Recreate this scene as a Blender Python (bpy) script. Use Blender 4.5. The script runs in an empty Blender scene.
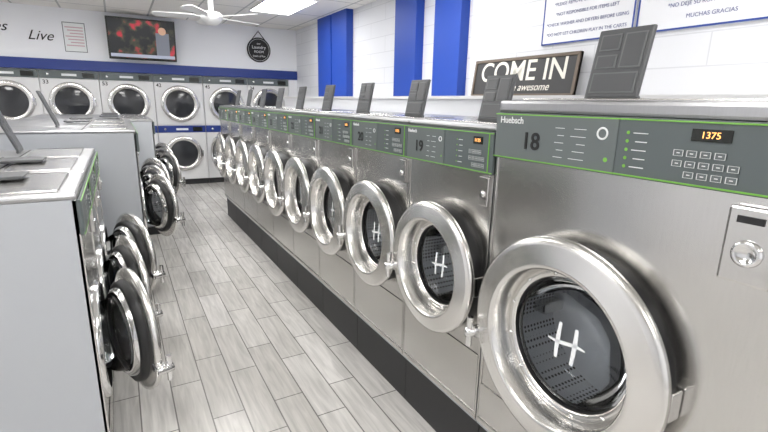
import bpy, math, random
from mathutils import Matrix, Vector
random.seed(4)
S=bpy.context.scene
try:
    S.view_settings.view_transform='Standard'
except Exception: pass
COL=bpy.context.collection
# ---------------------------------------------------------------- materials
def newmat(n):
    m=bpy.data.materials.new(n);m.use_nodes=True
    return m,m.node_tree,m.node_tree.nodes['Principled BSDF']
def simple(n,c,r=.5,met=0,emi=None,es=0,coat=0):
    m,t,b=newmat(n)
    b.inputs['Base Color'].default_value=(*c,1);b.inputs['Roughness'].default_value=r;b.inputs['Metallic'].default_value=met
    if coat:b.inputs['Coat Weight'].default_value=coat
    if emi: b.inputs['Emission Color'].default_value=(*emi,1);b.inputs['Emission Strength'].default_value=es
    return m
def steel(n,c,r,scale=(3,3,90),amt=.12):
    m,t,b=newmat(n);N=t.nodes;L=t.links
    tc=N.new('ShaderNodeTexCoord');mp=N.new('ShaderNodeMapping');mp.inputs['Scale'].default_value=scale
    nz=N.new('ShaderNodeTexNoise');nz.inputs['Scale'].default_value=4;nz.inputs['Detail'].default_value=2
    L.new(tc.outputs['Object'],mp.inputs['Vector']);L.new(mp.outputs[0],nz.inputs['Vector'])
    n2=N.new('ShaderNodeTexNoise');n2.inputs['Scale'].default_value=2;n2.inputs['Detail'].default_value=1;L.new(tc.outputs['Object'],n2.inputs['Vector'])
    mr=N.new('ShaderNodeMapRange');mr.inputs['To Min'].default_value=r-amt*.5;mr.inputs['To Max'].default_value=r+amt*.5
    L.new(n2.outputs['Fac'],mr.inputs['Value']);L.new(mr.outputs[0],b.inputs['Roughness'])
    cr=N.new('ShaderNodeMapRange');cr.inputs['To Min'].default_value=.93;cr.inputs['To Max'].default_value=1.06;L.new(nz.outputs['Fac'],cr.inputs['Value'])
    vm=N.new('ShaderNodeVectorMath');vm.operation='SCALE';vm.inputs[0].default_value=c;L.new(cr.outputs[0],vm.inputs['Scale'])
    L.new(vm.outputs[0],b.inputs['Base Color']);b.inputs['Metallic'].default_value=1
    return m
STEEL=steel('brushed_steel',(.63,.62,.605),.22,(3,60,3),.04)
RING=steel('door_ring_steel',(.78,.77,.75),.25,(1,1,1),.03)
CAP=steel('cap_steel',(.46,.46,.47),.3,(3,90,3),.04)
CHROME=simple('chrome',(.8,.8,.8),.1,1)
SIDE=simple('side_paint_gray',(.42,.44,.46),.38,.25)
SIDE2=simple('side_panel_light',(.5,.52,.55),.4,.2)
BLACK=simple('black_rubber',(.012,.012,.013),.45)
KICK=simple('kick_black',(.02,.02,.022),.5)
PANEL=simple('panel_gray',(.135,.155,.155),.4)
PANEL2=simple('panel_slate',(.105,.125,.127),.4)
GREEN=simple('lime_line',(.2,.5,.07),.4)
DISP=simple('display_black',(.01,.012,.01),.2)
DIGIT=simple('digits',(.9,.4,.15),.4,0,(1,.45,.12),1.6)
WHT=simple('white_print',(.8,.82,.82),.5)
LOGO=simple('logo_white_glow',(.85,.87,.88),.5,0,(1,1,1),.12)  # printed emblem with a faint glow put into the material, not a lamp
NUMB=simple('number_black',(.01,.01,.01),.5)
LIDG=simple('lid_gray',(.085,.088,.092),.4)
LIDD=simple('lid_recess',(.15,.155,.16),.5)
WHITE=simple('white_enamel',(.74,.74,.74),.35)
BLUE=simple('blue_paint',(.008,.055,.36),.5)
NAVY=simple('blue_band_paint',(.01,.035,.22),.45)
def glass():
    m=bpy.data.materials.new('smoked_glass');m.use_nodes=True;t=m.node_tree;N=t.nodes;N.clear()
    o=N.new('ShaderNodeOutputMaterial');mx=N.new('ShaderNodeMixShader');tr=N.new('ShaderNodeBsdfTransparent');tr.inputs[0].default_value=(.93,.95,.97,1)
    gl=N.new('ShaderNodeBsdfGlossy');gl.inputs['Roughness'].default_value=.05;gl.inputs[0].default_value=(.8,.8,.8,1)
    fr=N.new('ShaderNodeFresnel');fr.inputs[0].default_value=1.4
    t.links.new(fr.outputs[0],mx.inputs[0]);t.links.new(tr.outputs[0],mx.inputs[1]);t.links.new(gl.outputs[0],mx.inputs[2]);t.links.new(mx.outputs[0],o.inputs[0])
    return m
GLASS=glass()
def perf():
    m,t,b=newmat('perforated_drum');N=t.nodes;L=t.links
    tc=N.new('ShaderNodeTexCoord');v=N.new('ShaderNodeTexVoronoi');v.inputs['Scale'].default_value=60;v.inputs['Randomness'].default_value=0
    L.new(tc.outputs['Object'],v.inputs['Vector'])
    r=N.new('ShaderNodeValToRGB');r.color_ramp.elements[0].position=.27;r.color_ramp.elements[0].color=(.05,.05,.05,1);r.color_ramp.elements[1].position=.36;r.color_ramp.elements[1].color=(.85,.85,.86,1)
    L.new(v.outputs['Distance'],r.inputs[0]);L.new(r.outputs[0],b.inputs['Base Color']);b.inputs['Metallic'].default_value=.15;b.inputs['Roughness'].default_value=.4
    return m
PERF=perf()
def floor_mat():
    m,t,b=newmat('wood_plank_tile');N=t.nodes;L=t.links
    tc=N.new('ShaderNodeTexCoord');mp=N.new('ShaderNodeMapping');mp.inputs['Rotation'].default_value=(0,0,math.pi/2);mp.inputs['Location'].default_value=(.1,.05,0)
    L.new(tc.outputs['Object'],mp.inputs['Vector'])
    br=N.new('ShaderNodeTexBrick');br.inputs['Scale'].default_value=1;br.inputs['Brick Width'].default_value=.60;br.inputs['Row Height'].default_value=.155
    br.inputs['Mortar Size'].default_value=.0035;br.inputs['Mortar Smooth'].default_value=.1;br.offset=.37
    br.inputs['Color1'].default_value=(.54,.52,.49,1);br.inputs['Color2'].default_value=(.68,.66,.635,1);br.inputs['Mortar'].default_value=(.22,.21,.2,1)
    L.new(mp.outputs[0],br.inputs['Vector'])
    m2=N.new('ShaderNodeMapping');m2.inputs['Scale'].default_value=(26,2.2,1);L.new(tc.outputs['Object'],m2.inputs['Vector'])
    nz=N.new('ShaderNodeTexNoise');nz.inputs['Scale'].default_value=1.6;nz.inputs['Detail'].default_value=6;nz.inputs['Distortion'].default_value=.6;L.new(m2.outputs[0],nz.inputs['Vector'])
    mr=N.new('ShaderNodeMapRange');mr.inputs['From Min'].default_value=.3;mr.inputs['From Max'].default_value=.7;mr.inputs['To Min'].default_value=.8;mr.inputs['To Max'].default_value=1.12;L.new(nz.outputs['Fac'],mr.inputs['Value'])
    vm=N.new('ShaderNodeVectorMath');vm.operation='SCALE';L.new(br.outputs['Color'],vm.inputs[0]);L.new(mr.outputs[0],vm.inputs['Scale'])
    L.new(vm.outputs[0],b.inputs['Base Color']);b.inputs['Roughness'].default_value=.25
    return m
FLOOR=floor_mat()
def block_mat():
    m,t,b=newmat('painted_block_wall');N=t.nodes;L=t.links
    tc=N.new('ShaderNodeTexCoord');sx=N.new('ShaderNodeSeparateXYZ');cx=N.new('ShaderNodeCombineXYZ')
    L.new(tc.outputs['Object'],sx.inputs[0]);L.new(sx.outputs['Y'],cx.inputs['X']);L.new(sx.outputs['Z'],cx.inputs['Y'])
    br=N.new('ShaderNodeTexBrick');br.inputs['Scale'].default_value=1;br.inputs['Brick Width'].default_value=.8;br.inputs['Row Height'].default_value=.2;br.inputs['Mortar Size'].default_value=.006;br.inputs['Mortar Smooth'].default_value=.6
    br.inputs['Color1'].default_value=(.72,.73,.76,1);br.inputs['Color2'].default_value=(.74,.75,.78,1);br.inputs['Mortar'].default_value=(.6,.61,.64,1)
    L.new(cx.outputs[0],br.inputs['Vector']);L.new(br.outputs['Color'],b.inputs['Base Color']);b.inputs['Roughness'].default_value=.55
    return m
BLOCK=block_mat()
def wall_mat(n,c):
    m,t,b=newmat(n);N=t.nodes;L=t.links
    nz=N.new('ShaderNodeTexNoise');nz.inputs['Scale'].default_value=3
    mx=N.new('ShaderNodeMix');mx.data_type='RGBA';mx.inputs[6].default_value=(*[v*.97 for v in c],1);mx.inputs[7].default_value=(*c,1)
    L.new(nz.outputs['Fac'],mx.inputs[0]);L.new(mx.outputs[2],b.inputs['Base Color']);b.inputs['Roughness'].default_value=.6
    return m
WALL=wall_mat('wall_white',(.85,.86,.89))
def ceil_mat():
    m,t,b=newmat('ceiling_tiles');N=t.nodes;L=t.links
    tc=N.new('ShaderNodeTexCoord');br=N.new('ShaderNodeTexBrick');br.offset=0;br.inputs['Scale'].default_value=1;br.inputs['Brick Width'].default_value=1.2;br.inputs['Row Height'].default_value=.6
    br.inputs['Mortar Size'].default_value=.014;br.inputs['Color1'].default_value=(.82,.8,.76,1);br.inputs['Color2'].default_value=(.78,.76,.72,1);br.inputs['Mortar'].default_value=(.45,.45,.44,1)
    mp=N.new('ShaderNodeMapping');mp.inputs['Rotation'].default_value=(0,0,math.pi/2);mp.inputs['Location'].default_value=(.2,.0,0);L.new(tc.outputs['Object'],mp.inputs[0]);L.new(mp.outputs[0],br.inputs['Vector']);L.new(br.outputs['Color'],b.inputs['Base Color']);b.inputs['Roughness'].default_value=.8
    return m
CEIL=ceil_mat()
LIGHT=simple('diffuser_panel',(.9,.9,.9),.5,0,(1,.99,.975),15)
# ---------------------------------------------------------------- mesh builder
class MB:
    def __init__(s): s.v=[];s.f=[];s.m=[];s.sm=[];s.mats=[]
    def mi(s,mat):
        if mat not in s.mats:s.mats.append(mat)
        return s.mats.index(mat)
    def add(s,vs,fs,mat,smooth=False,M=None):
        o=len(s.v);k=s.mi(mat)
        for p in vs:
            p=Vector(p)
            if M is not None:p=M@p
            s.v.append(tuple(p))
        for f in fs: s.f.append([i+o for i in f]);s.m.append(k);s.sm.append(smooth)
    def box(s,x0,x1,y0,y1,z0,z1,mat,b=0,M=None):
        if b<=0:
            vs=[(x,y,z) for x in(x0,x1) for y in(y0,y1) for z in(z0,z1)]
            fs=[(0,1,3,2),(4,6,7,5),(0,4,5,1),(2,3,7,6),(0,2,6,4),(1,5,7,3)]
            s.add(vs,fs,mat,False,M);return
        import bmesh
        bm=bmesh.new();bmesh.ops.create_cube(bm,size=1)
        for v in bm.verts: v.co=Vector(((x0+x1)/2+v.co.x*(x1-x0),(y0+y1)/2+v.co.y*(y1-y0),(z0+z1)/2+v.co.z*(z1-z0)))
        b=min(b,.45*min(abs(x1-x0),abs(y1-y0),abs(z1-z0)))
        bmesh.ops.bevel(bm,geom=list(bm.edges),offset=b,segments=2,profile=.6,affect='EDGES')
        bm.verts.index_update()
        s.add([v.co.copy() for v in bm.verts],[[v.index for v in f.verts] for f in bm.faces],mat,False,M);bm.free()
    def rev(s,prof,cy,cz,mat,n=56,M=None,cx=0,smooth=True):
        vs=[];fs=[];idx=[]
        for (x,r) in prof:
            if r<1e-6: idx.append([len(vs)]*n);vs.append((cx+x,cy,cz))
            else:
                idx.append(list(range(len(vs),len(vs)+n)))
                for i in range(n):
                    a=2*math.pi*i/n;vs.append((cx+x,cy+r*math.cos(a),cz+r*math.sin(a)))
        for j in range(len(prof)-1):
            for i in range(n):
                k=(i+1)%n;q=[idx[j][i],idx[j][k],idx[j+1][k],idx[j+1][i]]
                u=[];[u.append(t) for t in q if t not in u]
                if len(u)>2: fs.append(u)
        s.add(vs,fs,mat,smooth,M)
    def cyl(s,p0,p1,r,mat,n=16,r2=None,M=None):
        p0=Vector(p0);p1=Vector(p1);d=p1-p0;q=Vector((1,0,0)).rotation_difference(d.normalized()).to_matrix().to_4x4()
        K=Matrix.Translation(p0)@q;L=d.length;r2=r if r2 is None else r2
        if M is not None:K=M@K
        s.rev([(0,0),(0,r)],0,0,mat,n,K,smooth=False);s.rev([(0,r),(L,r2)],0,0,mat,n,K);s.rev([(L,r2),(L,0)],0,0,mat,n,K,smooth=False)
    def holeface(s,y0,y1,z0,z1,cy,cz,r,x,mat,n=64):
        an=[2*math.pi*i/n for i in range(n)]+[math.atan2(z-cz,y-cy)%(2*math.pi) for y in(y0,y1) for z in(z0,z1)]
        an=sorted(set(round(a,6) for a in an));o=[];c=[]
        for a in an:
            dy,dz=math.cos(a),math.sin(a);t=1e9
            if dy>1e-9:t=min(t,(y1-cy)/dy)
            if dy<-1e-9:t=min(t,(y0-cy)/dy)
            if dz>1e-9:t=min(t,(z1-cz)/dz)
            if dz<-1e-9:t=min(t,(z0-cz)/dz)
            o.append((x,cy+dy*t,cz+dz*t));c.append((x,cy+r*dy,cz+r*dz))
        N=len(an);s.add(o+c,[(i,(i+1)%N,N+(i+1)%N,N+i) for i in range(N)],mat)
    def poly(s,pts,mat,M=None): s.add(pts,[list(range(len(pts)))],mat,False,M)
    def obj(s,name,parent=None,loc=(0,0,0),rot=(0,0,0)):
        me=bpy.data.meshes.new(name);me.from_pydata(s.v,[],s.f)
        for m in s.mats:me.materials.append(m)
        me.polygons.foreach_set('material_index',s.m);me.polygons.foreach_set('use_smooth',s.sm);me.update()
        import bmesh
        bm=bmesh.new();bm.from_mesh(me);bmesh.ops.recalc_face_normals(bm,faces=bm.faces);bm.to_mesh(me);bm.free()
        o=bpy.data.objects.new(name,me);COL.objects.link(o);o.location=loc;o.rotation_euler=rot
        if parent:o.parent=parent
        return o
def empty(name,loc,rz=0):
    e=bpy.data.objects.new(name,None);COL.objects.link(e);e.location=loc;e.rotation_euler=(0,0,rz);e.empty_display_size=.1;return e
R90=math.pi/2
def text(name,body,size,mat,parent,loc,rot=(R90,0,-R90),align='CENTER',bold=0,shear=0):
    c=bpy.data.curves.new(name,'FONT');c.body=body;c.size=size;c.align_x=align;c.align_y='CENTER';c.extrude=.0006;c.offset=bold;c.shear=shear
    c.materials.append(mat);o=bpy.data.objects.new(name,c);COL.objects.link(o);o.location=loc;o.rotation_euler=rot
    if parent:o.parent=parent
    return o
# ---------------------------------------------------------------- washer
def hlogo(mb,cy,cz,s,x,mat):
    def P(u,v): return (x,cy-u*s,cz+v*s)
    # two upright strokes with bowed outer sides, joined by a flat cross-stroke that sweeps past them
    n=12
    for sg in(-1,1):
        for i in range(n):
            v0=-.9+1.8*i/n;v1=-.9+1.8*(i+1)/n
            def uo(v): return sg*(.50+.07*math.cos(v*1.7))+.06*v
            def ui(v): return sg*(.34)+.06*v
            mb.poly([P(ui(v0),v0),P(uo(v0),v0),P(uo(v1),v1),P(ui(v1),v1)],mat)
    up=[];lo=[];n=18
    for i in range(n+1):
        t=-1+2*i/n;y=.10*math.sin(t*2.2);wd=.095*(1-.6*t*t)
        up.append(P(t*.98,y+wd));lo.append(P(t*.98,y-wd))
    for i in range(n): mb.poly([lo[i],lo[i+1],up[i+1],up[i]],mat)
def washer(loc,rz,w,T,Pz,k,R,cz,depth,num='',cap=.022,lid=True,lidy=None,door=0,big=False,cy=None,lidx=.13,sidemat=None,lsz=None,ltilt=12):
    E=empty('washing_machine',loc,rz);sm=sidemat or SIDE
    g=.002;y0,y1=g,w-g
    cy=w/2 if cy is None else cy
    b=MB()
    b.holeface(y0,y1,k,Pz,cy,cz,R*.70,0,STEEL)
    b.box(.001,depth,y0,y0+.012,k,T,sm);b.box(.001,depth,y1-.012,y1,k,T,sm)
    b.box(depth-.01,depth,y0,y1,k,T,sm)
    b.box(.001,depth,y0,y1,k-.01,k,sm)
    b.box(.02,depth,y0,y1,0,k,KICK)
    b.box(-.006,.012,y0+.004,y1-.004,k+.006,k+.028,STEEL,.004)
    if cz-R-.012>k+.06: b.box(-.004,.0,y0+.006,y1-.006,k+.035,cz-R-.012,STEEL,.0018)
    b.box(-.004,.012,y0,y0+.012,k,T,STEEL,.002);b.box(-.004,.012,y1-.012,y1,k,T,STEEL,.002)
    b.obj('body',E)
    c=MB();c.box(-.008,depth,y0,y1,T,T+cap,CAP,.01)
    c.box(.05,.3,y0+.05,y1-.05,T+cap,T+cap+.008,STEEL,.003)
    c.box(.055,.295,y0+.055,y0+.058,T+cap+.006,T+cap+.0095,BLACK);c.box(.33,.336,y0+.02,y1-.02,T+cap-.002,T+cap+.002,BLACK)
    c.obj('top_cover',E)
    p=MB();x=-.016
    p.box(x,.012,y0,y1,Pz,T,PANEL2,.004)
    p.box(x-.002,x+.002,y0+.5*w,y1-.004,Pz+.006,T-.006,PANEL)
    for z in (Pz+.004,T-.007): p.box(x-.003,x+.001,y0,y1,z,z+.0035,GREEN)
    p.box(x-.003,x+.001,y0+.035*w,y0+.04*w,Pz+.004,T-.004,GREEN)
    h=T-Pz
    dy=.255*w if big else .14*w
    p.box(x-.003,x,dy-.04*w,dy+.05*w,T-.31*h,T-.13*h,DISP,.001)
    for i in range(5):
        for j in range(3):
            if (i==0 and j==0) or (i==4 and j==2): continue
            yy=dy+w*(.062-.032*i);zz=Pz+h*(.13+.16*j)
            p.box(x-.003,x,yy,yy+.024*w,zz,zz+.095*h,PANEL,.001)
            for a,bb,c1,c2 in((0,.024,0,.005),(0,.024,.09,.095),(0,.0015,0,.095),(.0225,.024,0,.095)): p.box(x-.0036,x-.003,yy+a*w,yy+bb*w,zz+c1*h,zz+c2*h,WHT)
            p.box(x-.0036,x-.003,yy+.008*w,yy+.016*w,zz+.04*h,zz+.055*h,WHT)
    for i in range(5):
        zz=Pz+h*(.18+.14*i);lx=dy/w+.16;p.box(x-.003,x,w*lx,w*(lx+.04-.008*(i%2)),zz,zz+.014*h,WHT);p.rev([(x-.003,.005*w),(x-.0035,0)],w*(lx+.055),zz+.01*h,GREEN,10)
        p.box(x-.003,x,w*.605,w*(.66-.012*(i%3)),zz,zz+.01*h,WHT);p.box(x-.003,x,w*.685,w*(.72-.01*(i%2)),zz,zz+.01*h,WHT)
    p.rev([(x-.002,.019*w),(x-.004,.018*w),(x-.004,.014*w),(x-.002,.013*w)],w*.55,T-.3*h,WHT,20)
    p.rev([(x-.003,.007*w),(x-.004,0)],w*.53,T-.75*h,GREEN,14)
    p.obj('control_panel',E)
    if num:
        text('number',num,.076 if big else .066,NUMB,E,(x-.004,w*.82,Pz+h*.42),bold=.0012)
        text('maker_label','Huebsch',.03 if big else .02,WHT,E,(x-.004,w*(.915),T-.16*h),bold=.0005)
        text('display_digits','1375' if big else '1125',.021 if big else .017,DIGIT,E,(x-.0045,dy+.005*w,T-.22*h))
    s=MB()
    if door==0: s.rev([(0,R*.93),(-.05,R*.91),(-.055,R*.88),(-.052,R*.80)],cy,cz,BLACK)
    else: s.rev([(0,R*.9),(-.014,R*.89),(-.02,R*.86),(-.02,R*.76)],cy,cz,CHROME)
    s.rev([(-.02,R*.80),(-.004,R*.70),(.03,R*.69)],cy,cz,BLACK)
    s.rev([(.03,R*.69),(.05,R*.76),(.24,R*.76)],cy,cz,PERF,48);s.rev([(.24,R*.76),(.24,R*.0)],cy,cz,PERF,48)
    for a in range(3):
        an=a*2.094+.5
        M=Matrix.Translation((0,cy,cz))@Matrix.Rotation(an,4,'X')
        s.box(.13,.235,-.02,.02,R*.6,R*.76,STEEL,.01,M)
    s.obj('drum',E)
    d=MB()
    d.rev([(-.05,R*.93),(-.054,R*.985),(-.062,R),(-.076,R*.99),(-.083,R*.96),(-.086,R*.93)],R,0,RING,72)
    d.rev([(-.086,R*.93),(-.098,R*.76)],R,0,RING,72)
    d.rev([(-.098,R*.76),(-.098,R*.74),(-.09,R*.715),(-.04,R*.70),(-.018,R*.685)],R,0,RING,72)
    d.rev([(-.018,R*.685),(-.022,R*.675),(-.022,R*.62),(-.014,R*.61)],R,0,RING,72)
    d.rev([(-.014,R*.61),(.002,R*.60)],R,0,BLACK,72)
    d.rev([(-.004,R*.605),(-.008,R*.3),(-.010,0)],R,0,GLASS,56)
    d.rev([(-.05,R*.93),(-.045,R*.83)],R,0,RING,72)
    d.rev([(-.045,R*.83),(-.02,R*.81),(-.012,R*.76),(-.02,R*.73)],R,0,BLACK,72)
    d.rev([(-.02,R*.73),(.0,R*.69),(.014,R*.63),(.008,R*.57)],R,0,CHROME,72)
    d.rev([(.01,R*.60),(.05,R*.55),(.09,R*.43),(.105,R*.2),(.108,0)],R,0,GLASS,48)
    for i in range(12):
        a=2*math.pi*(i+.5)/12;yy=R+R*.648*math.cos(a);zz=R*.648*math.sin(a)
        d.rev([(-.022,.007),(-.027,.006),(-.029,0)],yy,zz,CHROME,10)
    hlogo(d,R,0,R*.2,-.0125,LOGO)
    M=Matrix.Translation((0,R,0))@Matrix.Rotation(math.radians(-17),4,'X')@Matrix.Translation((0,-R,0))
    d.box(-.085,-.045,2*R-.03,2*R+.022,-.02,.02,CHROME,.006,M)
    hz=R*math.sin(math.radians(-17));hy=R+(R+.018)*math.cos(math.radians(17))
    d.cyl((-.10,hy,hz-.055),(-.10,hy,hz+.06),.0125,CHROME,14)
    d.rev([(-.12,0),(-.115,.018),(-.05,.02)],hy,hz,CHROME,14)
    d.box(-.05,-.004,.004,.04,-.04,.04,CHROME,.005)
    d.obj('door',E,(0,cy-R,cz),(0,0,door))
    q=MB()
    if big:
        yo=y0+.075
        q.box(-.03,.0,yo,yo+.10,Pz-.19,Pz-.02,STEEL,.006)
        q.rev([(-.03,.03),(-.038,.028),(-.04,.02),(-.036,.018),(-.036,0)],yo+.05,Pz-.12,CHROME,28)
        q.box(-.033,-.03,yo+.03,yo+.08,Pz-.055,Pz-.04,BLACK)
    else:
        q.box(-.018,.0,y0+.008,y0+.06,Pz-.12,Pz-.01,STEEL,.004)
        q.rev([(-.018,.014),(-.024,.012),(-.024,0)],y0+.034,Pz-.075,CHROME,16)
    q.obj('coin_box',E)
    if lid is not None:
        ly=w*.33 if lidy is None else lidy
        lw,lh=lsz or ((.175,.205) if big else (.16,.18))
        l=MB();l.box(-.006,.006,-lw/2,lw/2,0,lh,LIDG,.005)
        for (a,bb,c1,c2) in((-.42,.42,.06,.36),(-.42,-.03,.42,.92),(.03,.42,.42,.62),(.03,.42,.68,.92)):
            l.box(-.009,-.006,a*lw,bb*lw,c1*lh,c2*lh,LIDD,.003)
            l.box(-.010,-.0085,(a+.03)*lw,(bb-.03)*lw,(c1+.022)*lh,(c2-.022)*lh,LIDG,.001)
        ang=math.radians(ltilt) if lid else math.radians(-89)
        l.cyl((.004,-lw/2,.0),(.004,lw/2,0),.007,LIDG,10)
        l.obj('soap_lid',E,(lidx,ly,T+cap+(.012 if lid else .02)),(0,ang,0))
    return E
A=1.168;w=.574
washer((A,.30,0),0,.935,1.517,1.362,.27,.350,.815,.86,'18',cap=.04,big=True,lidy=.61,lidx=.13,cy=.550)
for i in range(9):
    washer((A,1.237+w*i,0),0,w,1.447,1.294,.27,.2855,.860,.82,str(19+i),lidy=.19,lidx=.14,lid=True)
for g_,(X,Y0,n,ww,T,Pz,dep) in enumerate(((-.16,1.9,3,.574,1.19,1.06,.85),(.1,3.9,3,.6,1.29,1.15,1.05),(.33,5.78,3,.6,1.29,1.15,1.2))):
    for i in range(n):
        op=math.radians([15,15,22][i] if g_==0 else [20,20,28][i])
        lid=(g_==0 and i==2) or (g_==1 and i==0)
        washer((X,Y0+ww*(i+1),0),math.pi,ww,T,Pz,.1,.283 if g_==0 else .27,.52 if X<0 else .66,dep,'',lid=lid,door=op,lidx=.36 if g_==0 else .5,sidemat=SIDE2,lsz=(.16,.27) if lid else (.16,.18),ltilt=20)
# ---------------------------------------------------------------- stacked dryers
simple_glass=simple('dryer_glass',(.03,.032,.036),.08,0,coat=.5)
def dryer(x0,wd,open_low=0):
    E=empty('stacked_dryer',(x0+wd,9.11,0),R90);b=MB()
    g=.003
    b.box(.03,.75,g,wd-g,0,.1,KICK);b.box(.012,.76,g,wd-g,.1,1.945,WHITE)
    for z0,z1 in((.1,1.08),(1.09,1.945)):
        b.box(-.004,.013,g+.003,wd-g-.003,z0+.004,z1-.13,WHITE,.008)
        b.box(-.006,.013,g+.003,wd-g-.003,z1-.125,z1-.004,PANEL2 if z1>1.5 else NAVY,.005)
        b.box(-.009,-.006,.06,.22,z1-.105,z1-.03,DISP);b.box(-.009,-.006,.3,.5,z1-.085,z1-.05,WHT)
        b.rev([(-.006,.02),(-.02,.018),(-.02,0)],wd-.12,z1-.065,CHROME,16)
    b.obj('cabinet',E)
    for z,ang in((.58,open_low),(1.455,0)):
        R=.315;d=MB()
        d.rev([(0,R*.99),(-.02,R),(-.035,R*.98),(-.045,R*.9),(-.045,R*.78),(-.03,R*.74)],R,0,RING,56)
        d.rev([(-.03,R*.74),(-.024,R*.7)],R,0,BLACK,56)
        d.rev([(-.026,R*.71),(-.035,R*.4),(-.038,0)],R,0,simple_glass,48)
        if ang: d.rev([(0,R*.99),(0,R*.76),(.004,R*.7),(-.02,R*.68),(-.02,0)],R,0,BLACK,56)
        d.box(-.07,-.03,2*R-.05,2*R-.02,-.05,.05,CHROME,.006)
        d.box(-.03,-.002,-.01,.03,-.06,.06,CHROME,.005)
        if ang:
            o=d.obj('door',E,(-.02,wd/2+R,z),(0,0,-ang));o.scale=(1,-1,1)
        else: d.obj('door',E,(-.006,wd/2-R,z))
        if ang:
            s=MB();s.rev([(-.008,R*.86),(-.008,0)],wd/2,z,BLACK,40);s.rev([(-.006,R*.95),(-.015,R*.93),(-.015,R*.88),(-.008,R*.86)],wd/2,z,CHROME,40);s.obj('drum_opening',E)
    text('number',str(random.randint(30,60)),.085,NUMB,E,(-.0065,wd-.08,1.76),bold=.001)
for i in range(-2,5):
    dryer(-1.005+.799*i,.799,open_low=math.radians(75) if i==3 else 0)
# ---------------------------------------------------------------- room
def slab(name,x0,x1,y0,y1,z0,z1,mat):
    b=MB();b.box(x0,x1,y0,y1,z0,z1,mat);return b.obj(name)
XL,XRt,YF,YB,H=-3.4,3.17,-3.2,9.95,2.87
slab('floor',XL-.1,XRt+.1,YF-.1,YB+.1,-.1,0,FLOOR)
slab('ceiling',XL-.1,XRt+.1,YF-.1,YB+.1,H,H+.1,CEIL)
slab('wall_right',XRt,XRt+.1,YF,YB,0,H,BLOCK)
slab('wall_left',XL-.1,XL,YF,YB,0,H,WALL)
slab('wall_front',XL,XRt,YF-.1,YF,0,H,WALL)
slab('wall_back',XL,XRt,YB,YB+.1,0,H,WALL)
slab('wall_back_upper',XL,XRt,9.12,YB,1.955,H,WALL)
slab('wall_back_filler',2.995,XRt,9.115,9.2,0,1.955,WALL)
slab('wall_back_filler_left',XL,-2.61,9.115,9.2,0,1.955,WALL)
slab('trim_1',XL,XRt,9.095,9.12,1.95,2.11,NAVY)
slab('wall_chase',2.55,XRt,.0,8.0,0,1.585,WALL)
slab('trim_2',2.53,XRt,.0,8.02,1.585,1.612,WHITE)
for j,(a,bb) in enumerate(((7.16,7.71),(6.57,7.12),(4.70,5.17),(3.89,4.34))):
    slab('pilaster' if j==0 else 'pilaster.%03d'%j,3.06,XRt,a,bb,1.612,H,BLUE)
def light(x,y):
    b=MB();b.box(x-.3,x+.3,y-.6,y+.6,H-.012,H-.002,LIGHT)
    for (a,c,d,e) in((-.32,.32,-.62,-.6),(-.32,.32,.6,.62),(-.32,-.3,-.6,.6),(.3,.32,-.6,.6)): b.box(x+a,x+c,y+d,y+e,H-.018,H,WHITE)
    b.obj('ceiling_light_panel')
for x,y in((2.2,6.9),(2.2,3.8),(2.2,.6),(-.4,3.9),(-.4,.9),(-.4,6.6),(-2.4,6.8),(-2.4,2.0),(-.4,-2.0),(2.2,-2),(.9,5.0)): light(x,y)  # first panel is in view; the rest are added unseen for room light
# ---------------------------------------------------------------- ceiling fan
E=empty('ceiling_fan',(1.05,5.9,2.46))
b=MB()
b.rev([(-.09,0),(-.085,.06),(-.05,.1),(-.02,.12),(.03,.12),(.05,.09),(.06,.03),(.34,.03),(.35,.07),(.41,.07)],0,0,WHITE,36,Matrix.Rotation(-R90,4,'Y'))
b.obj('motor',E)
bl=MB()
for i in range(5):
    M=Matrix.Rotation(math.radians(72*i+20),4,'Z')@Matrix.Rotation(math.radians(11),4,'X')
    bl.box(.1,.2,-.02,.02,-.006,.002,WHITE,.002,M)
    n=10;pts=[(.17,-.05),(.56,-.07)]+[(.56+.07*math.sin(t*math.pi/n),-.07*math.cos(t*math.pi/n)) for t in range(1,n)]+[(.56,.07),(.17,.05)]
    N=len(pts);vs=[(p[0],p[1],-.004) for p in pts]+[(p[0],p[1],.004) for p in pts]
    bl.add(vs,[list(range(N))[::-1],[N+t for t in range(N)]]+[(t,(t+1)%N,N+(t+1)%N,N+t) for t in range(N)],WHITE,False,M)
bl.obj('blades',E)
# ---------------------------------------------------------------- TV
def tvmat():
    m=bpy.data.materials.new('tv_picture');m.use_nodes=True;t=m.node_tree;N=t.nodes;L=t.links;b=N['Principled BSDF']
    tc=N.new('ShaderNodeTexCoord');v=N.new('ShaderNodeTexNoise');v.inputs['Scale'].default_value=6;v.inputs['Detail'].default_value=4;L.new(tc.outputs['Object'],v.inputs[0])
    r=N.new('ShaderNodeValToRGB');e=r.color_ramp.elements;e[0].position=.47;e[0].color=(.008,.01,.012,1);e[1].position=.68;e[1].color=(.5,.03,.05,1);x=e.new(.57);x.color=(.05,.05,.03,1)
    L.new(v.outputs['Fac'],r.inputs[0]);L.new(r.outputs[0],b.inputs['Emission Color']);b.inputs['Emission Strength'].default_value=1.0;b.inputs['Base Color'].default_value=(.01,.01,.01,1);b.inputs['Roughness'].default_value=.2
    return m
E=empty('wall_television',(.98,8.93,2.47),R90)
b=MB();W,Ht=1.0,.64
b.box(-.02,.03,0,W,-Ht/2,Ht/2,DISP,.008)
b.box(.03,.17,W/2-.1,W/2+.1,-.1,.1,BLACK);b.obj('casing',E,(0,0,0),(0,math.radians(-6),0))
s=MB();s.box(-.022,-.019,.025,W-.025,-Ht/2+.03,Ht/2-.025,tvmat())
s.box(-.024,-.021,.03,W-.03,-Ht/2+.04,-Ht/2+.09,simple('tv_bar',(.3,.3,.35),.4,0,(.3,.35,.45),.6))
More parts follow.
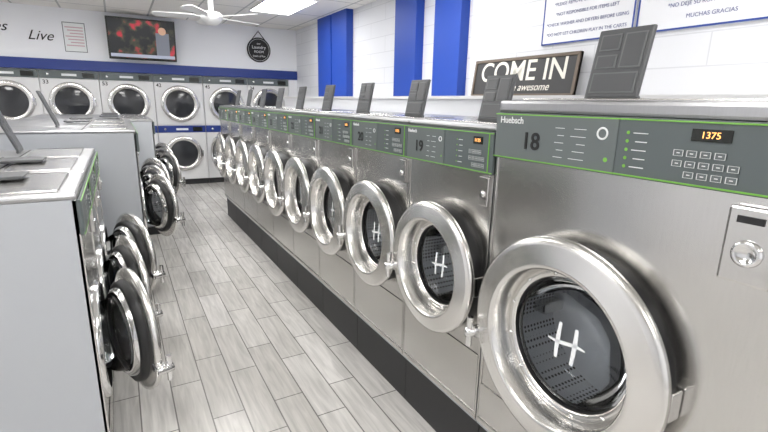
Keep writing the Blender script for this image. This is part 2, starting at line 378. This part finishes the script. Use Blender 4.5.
s.box(-.024,-.021,.1,.3,-Ht/2+.09,Ht/2-.2,simple('tv_grey',(.1,.1,.12),.4,0,(.2,.22,.26),.6))
s.rev([(-.0245,.06),(-.025,0)],.2,.15,simple('tv_skin',(.5,.3,.2),.4,0,(.5,.32,.22),.6),20)
s.obj('screen',E,(0,0,0),(0,math.radians(-6),0))
# ---------------------------------------------------------------- round hanging sign
E=empty('round_hanging_sign',(2.43,9.1,2.46),R90)
CHALK=simple('chalkboard_black',(.015,.015,.016),.6)
b=MB();b.rev([(.0,.22),(-.015,.22),(-.02,.212),(-.016,.208),(-.016,0)],0,0,CHALK,48);b.rev([(-.0165,.195),(-.017,.19)],0,0,WHT,48)
b.cyl((-.008,-.13,.17),(-.006,0,.33),.007,CHALK,8);b.cyl((-.008,.13,.17),(-.006,0,.33),.007,CHALK,8);b.cyl((.01,0,.33),(-.02,0,.33),.012,CHROME,10);b.obj('board',E)
for k,(tx,z,sz) in enumerate((('our', .11,.05),('Laundry',.045,.08),('ROOM',-.035,.06),('loads of fun',-.11,.05))): text('lettering_%d'%k,tx,sz,WHT,E,(-.018,0,z))
b=MB();E=empty('wall_notice',(-.46,9.118,2.45),R90)
b.box(-.004,0,-.15,.15,-.22,.22,WHT)
for a in((-.15,.15,-.22,-.21),(-.15,.15,.21,.22),(-.15,-.14,-.22,.22),(.14,.15,-.22,.22)): b.box(-.006,-.004,*a,PANEL)
PINK=simple('pink_print',(.62,.4,.45),.6)
for i in range(7): b.box(-.005,-.004,-.12,.12-.03*(i%3),.14-.045*i,.155-.045*i,PINK)
b.obj('sheet',E)
E=empty('wall_lettering',(-.91,9.118,2.44),R90)
text('word_live','Live',.2,NUMB,E,(-.004,0,0),shear=.4);text('word_s','es',.2,NUMB,E,(-.004,.48,.1),shear=.4)
# ---------------------------------------------------------------- COME IN sign
SG=simple('sign_charcoal',(.035,.035,.037),.6);FR=simple('sign_frame_wood',(.14,.11,.085),.7)
E=empty('come_in_sign',(3.07,2.46,1.614));E.rotation_euler=(0,math.radians(8),0)
b=MB();L_=1.2;h=.34
b.box(-.01,.012,0,L_,0,h,SG)
for a in((0,L_,0,.025),(0,L_,h-.025,h),(0,.025,0,h),(L_-.025,L_,0,h)): b.box(-.022,.012,*a,FR,.003)
b.obj('board',E)
CREAM=simple('sign_cream',(.75,.73,.66),.6)
text('word_come_in','COME IN',.245,CREAM,E,(-.012,L_/2,.215),bold=.002)
text('word_awesome',"we're awesome",.09,CREAM,E,(-.012,L_/2-.06,.08),shear=.3)
# ---------------------------------------------------------------- wall posters
TXT=simple('poster_text_blue',(.12,.14,.3),.6);PAPER=simple('poster_white',(.8,.81,.84),.4);BB=simple('poster_border',(.02,.06,.3),.5)
def poster(y0,y1,z0,z1,lines):
    E=empty('wall_poster',(3.165,y0,z0));W=y1-y0;Hh=z1-z0
    b=MB();b.box(-.012,0,0,W,0,Hh,PAPER,.002)
    for a in((.0,W,.0,.012),(.0,W,Hh-.012,Hh),(0,.012,.0,Hh),(W-.012,W,.0,Hh)): b.box(-.014,-.012,*a,BB)
    b.obj('panel',E)
    for i,l in enumerate(lines): text('line_%d'%i,l,.034,TXT,E,(-.0135,W/2,.075+.075*i),bold=.0)
poster(2.105,2.91,2.03,2.62,['*DO NOT LET CHILDREN PLAY IN THE CARTS','*CHECK WASHER AND DRYERS BEFORE USING','*NOT RESPONSIBLE FOR ITEMS LEFT','*PLEASE REMOVE CLOTHES PROMPTLY','*DO NOT OVERLOAD MACHINES','ATTENTION'])
poster(1.15,2.085,2.03,2.62,['MUCHAS GRACIAS','*NO DEJE SU ROPA DESATENDIDA','*REVISE LAS MAQUINAS ANTES DE USAR','*NO SOMOS RESPONSABLES','ATENCION'])
b=MB();b.rev([(0,.06),(-.03,.055),(-.04,.03),(-.04,0)],0,0,WHITE,28,Matrix.Rotation(R90,4,'Y'));b.obj('smoke_detector',None,(.2,7.6,H))
# ---------------------------------------------------------------- camera
yaw,pitch,roll=.520,.241,.020
cam=bpy.data.cameras.new('camera');co=bpy.data.objects.new('camera',cam);COL.objects.link(co);S.camera=co
cam.sensor_width=36;cam.lens=459.45/768*36;cam.clip_start=.02
fwd=Vector((math.sin(yaw)*math.cos(pitch),math.cos(yaw)*math.cos(pitch),-math.sin(pitch)))
rt=Vector((math.cos(yaw),-math.sin(yaw),0));up=rt.cross(fwd)
M=Matrix((rt,up,-fwd)).transposed().to_4x4()
M=M@Matrix.Rotation(roll,4,'Z')
co.matrix_world=Matrix.Translation((0,0,1.54))@M
wd=bpy.data.worlds.new('world');S.world=wd;wd.use_nodes=True;wd.node_tree.nodes['Background'].inputs[0].default_value=(.8,.85,1,1);wd.node_tree.nodes['Background'].inputs[1].default_value=.3
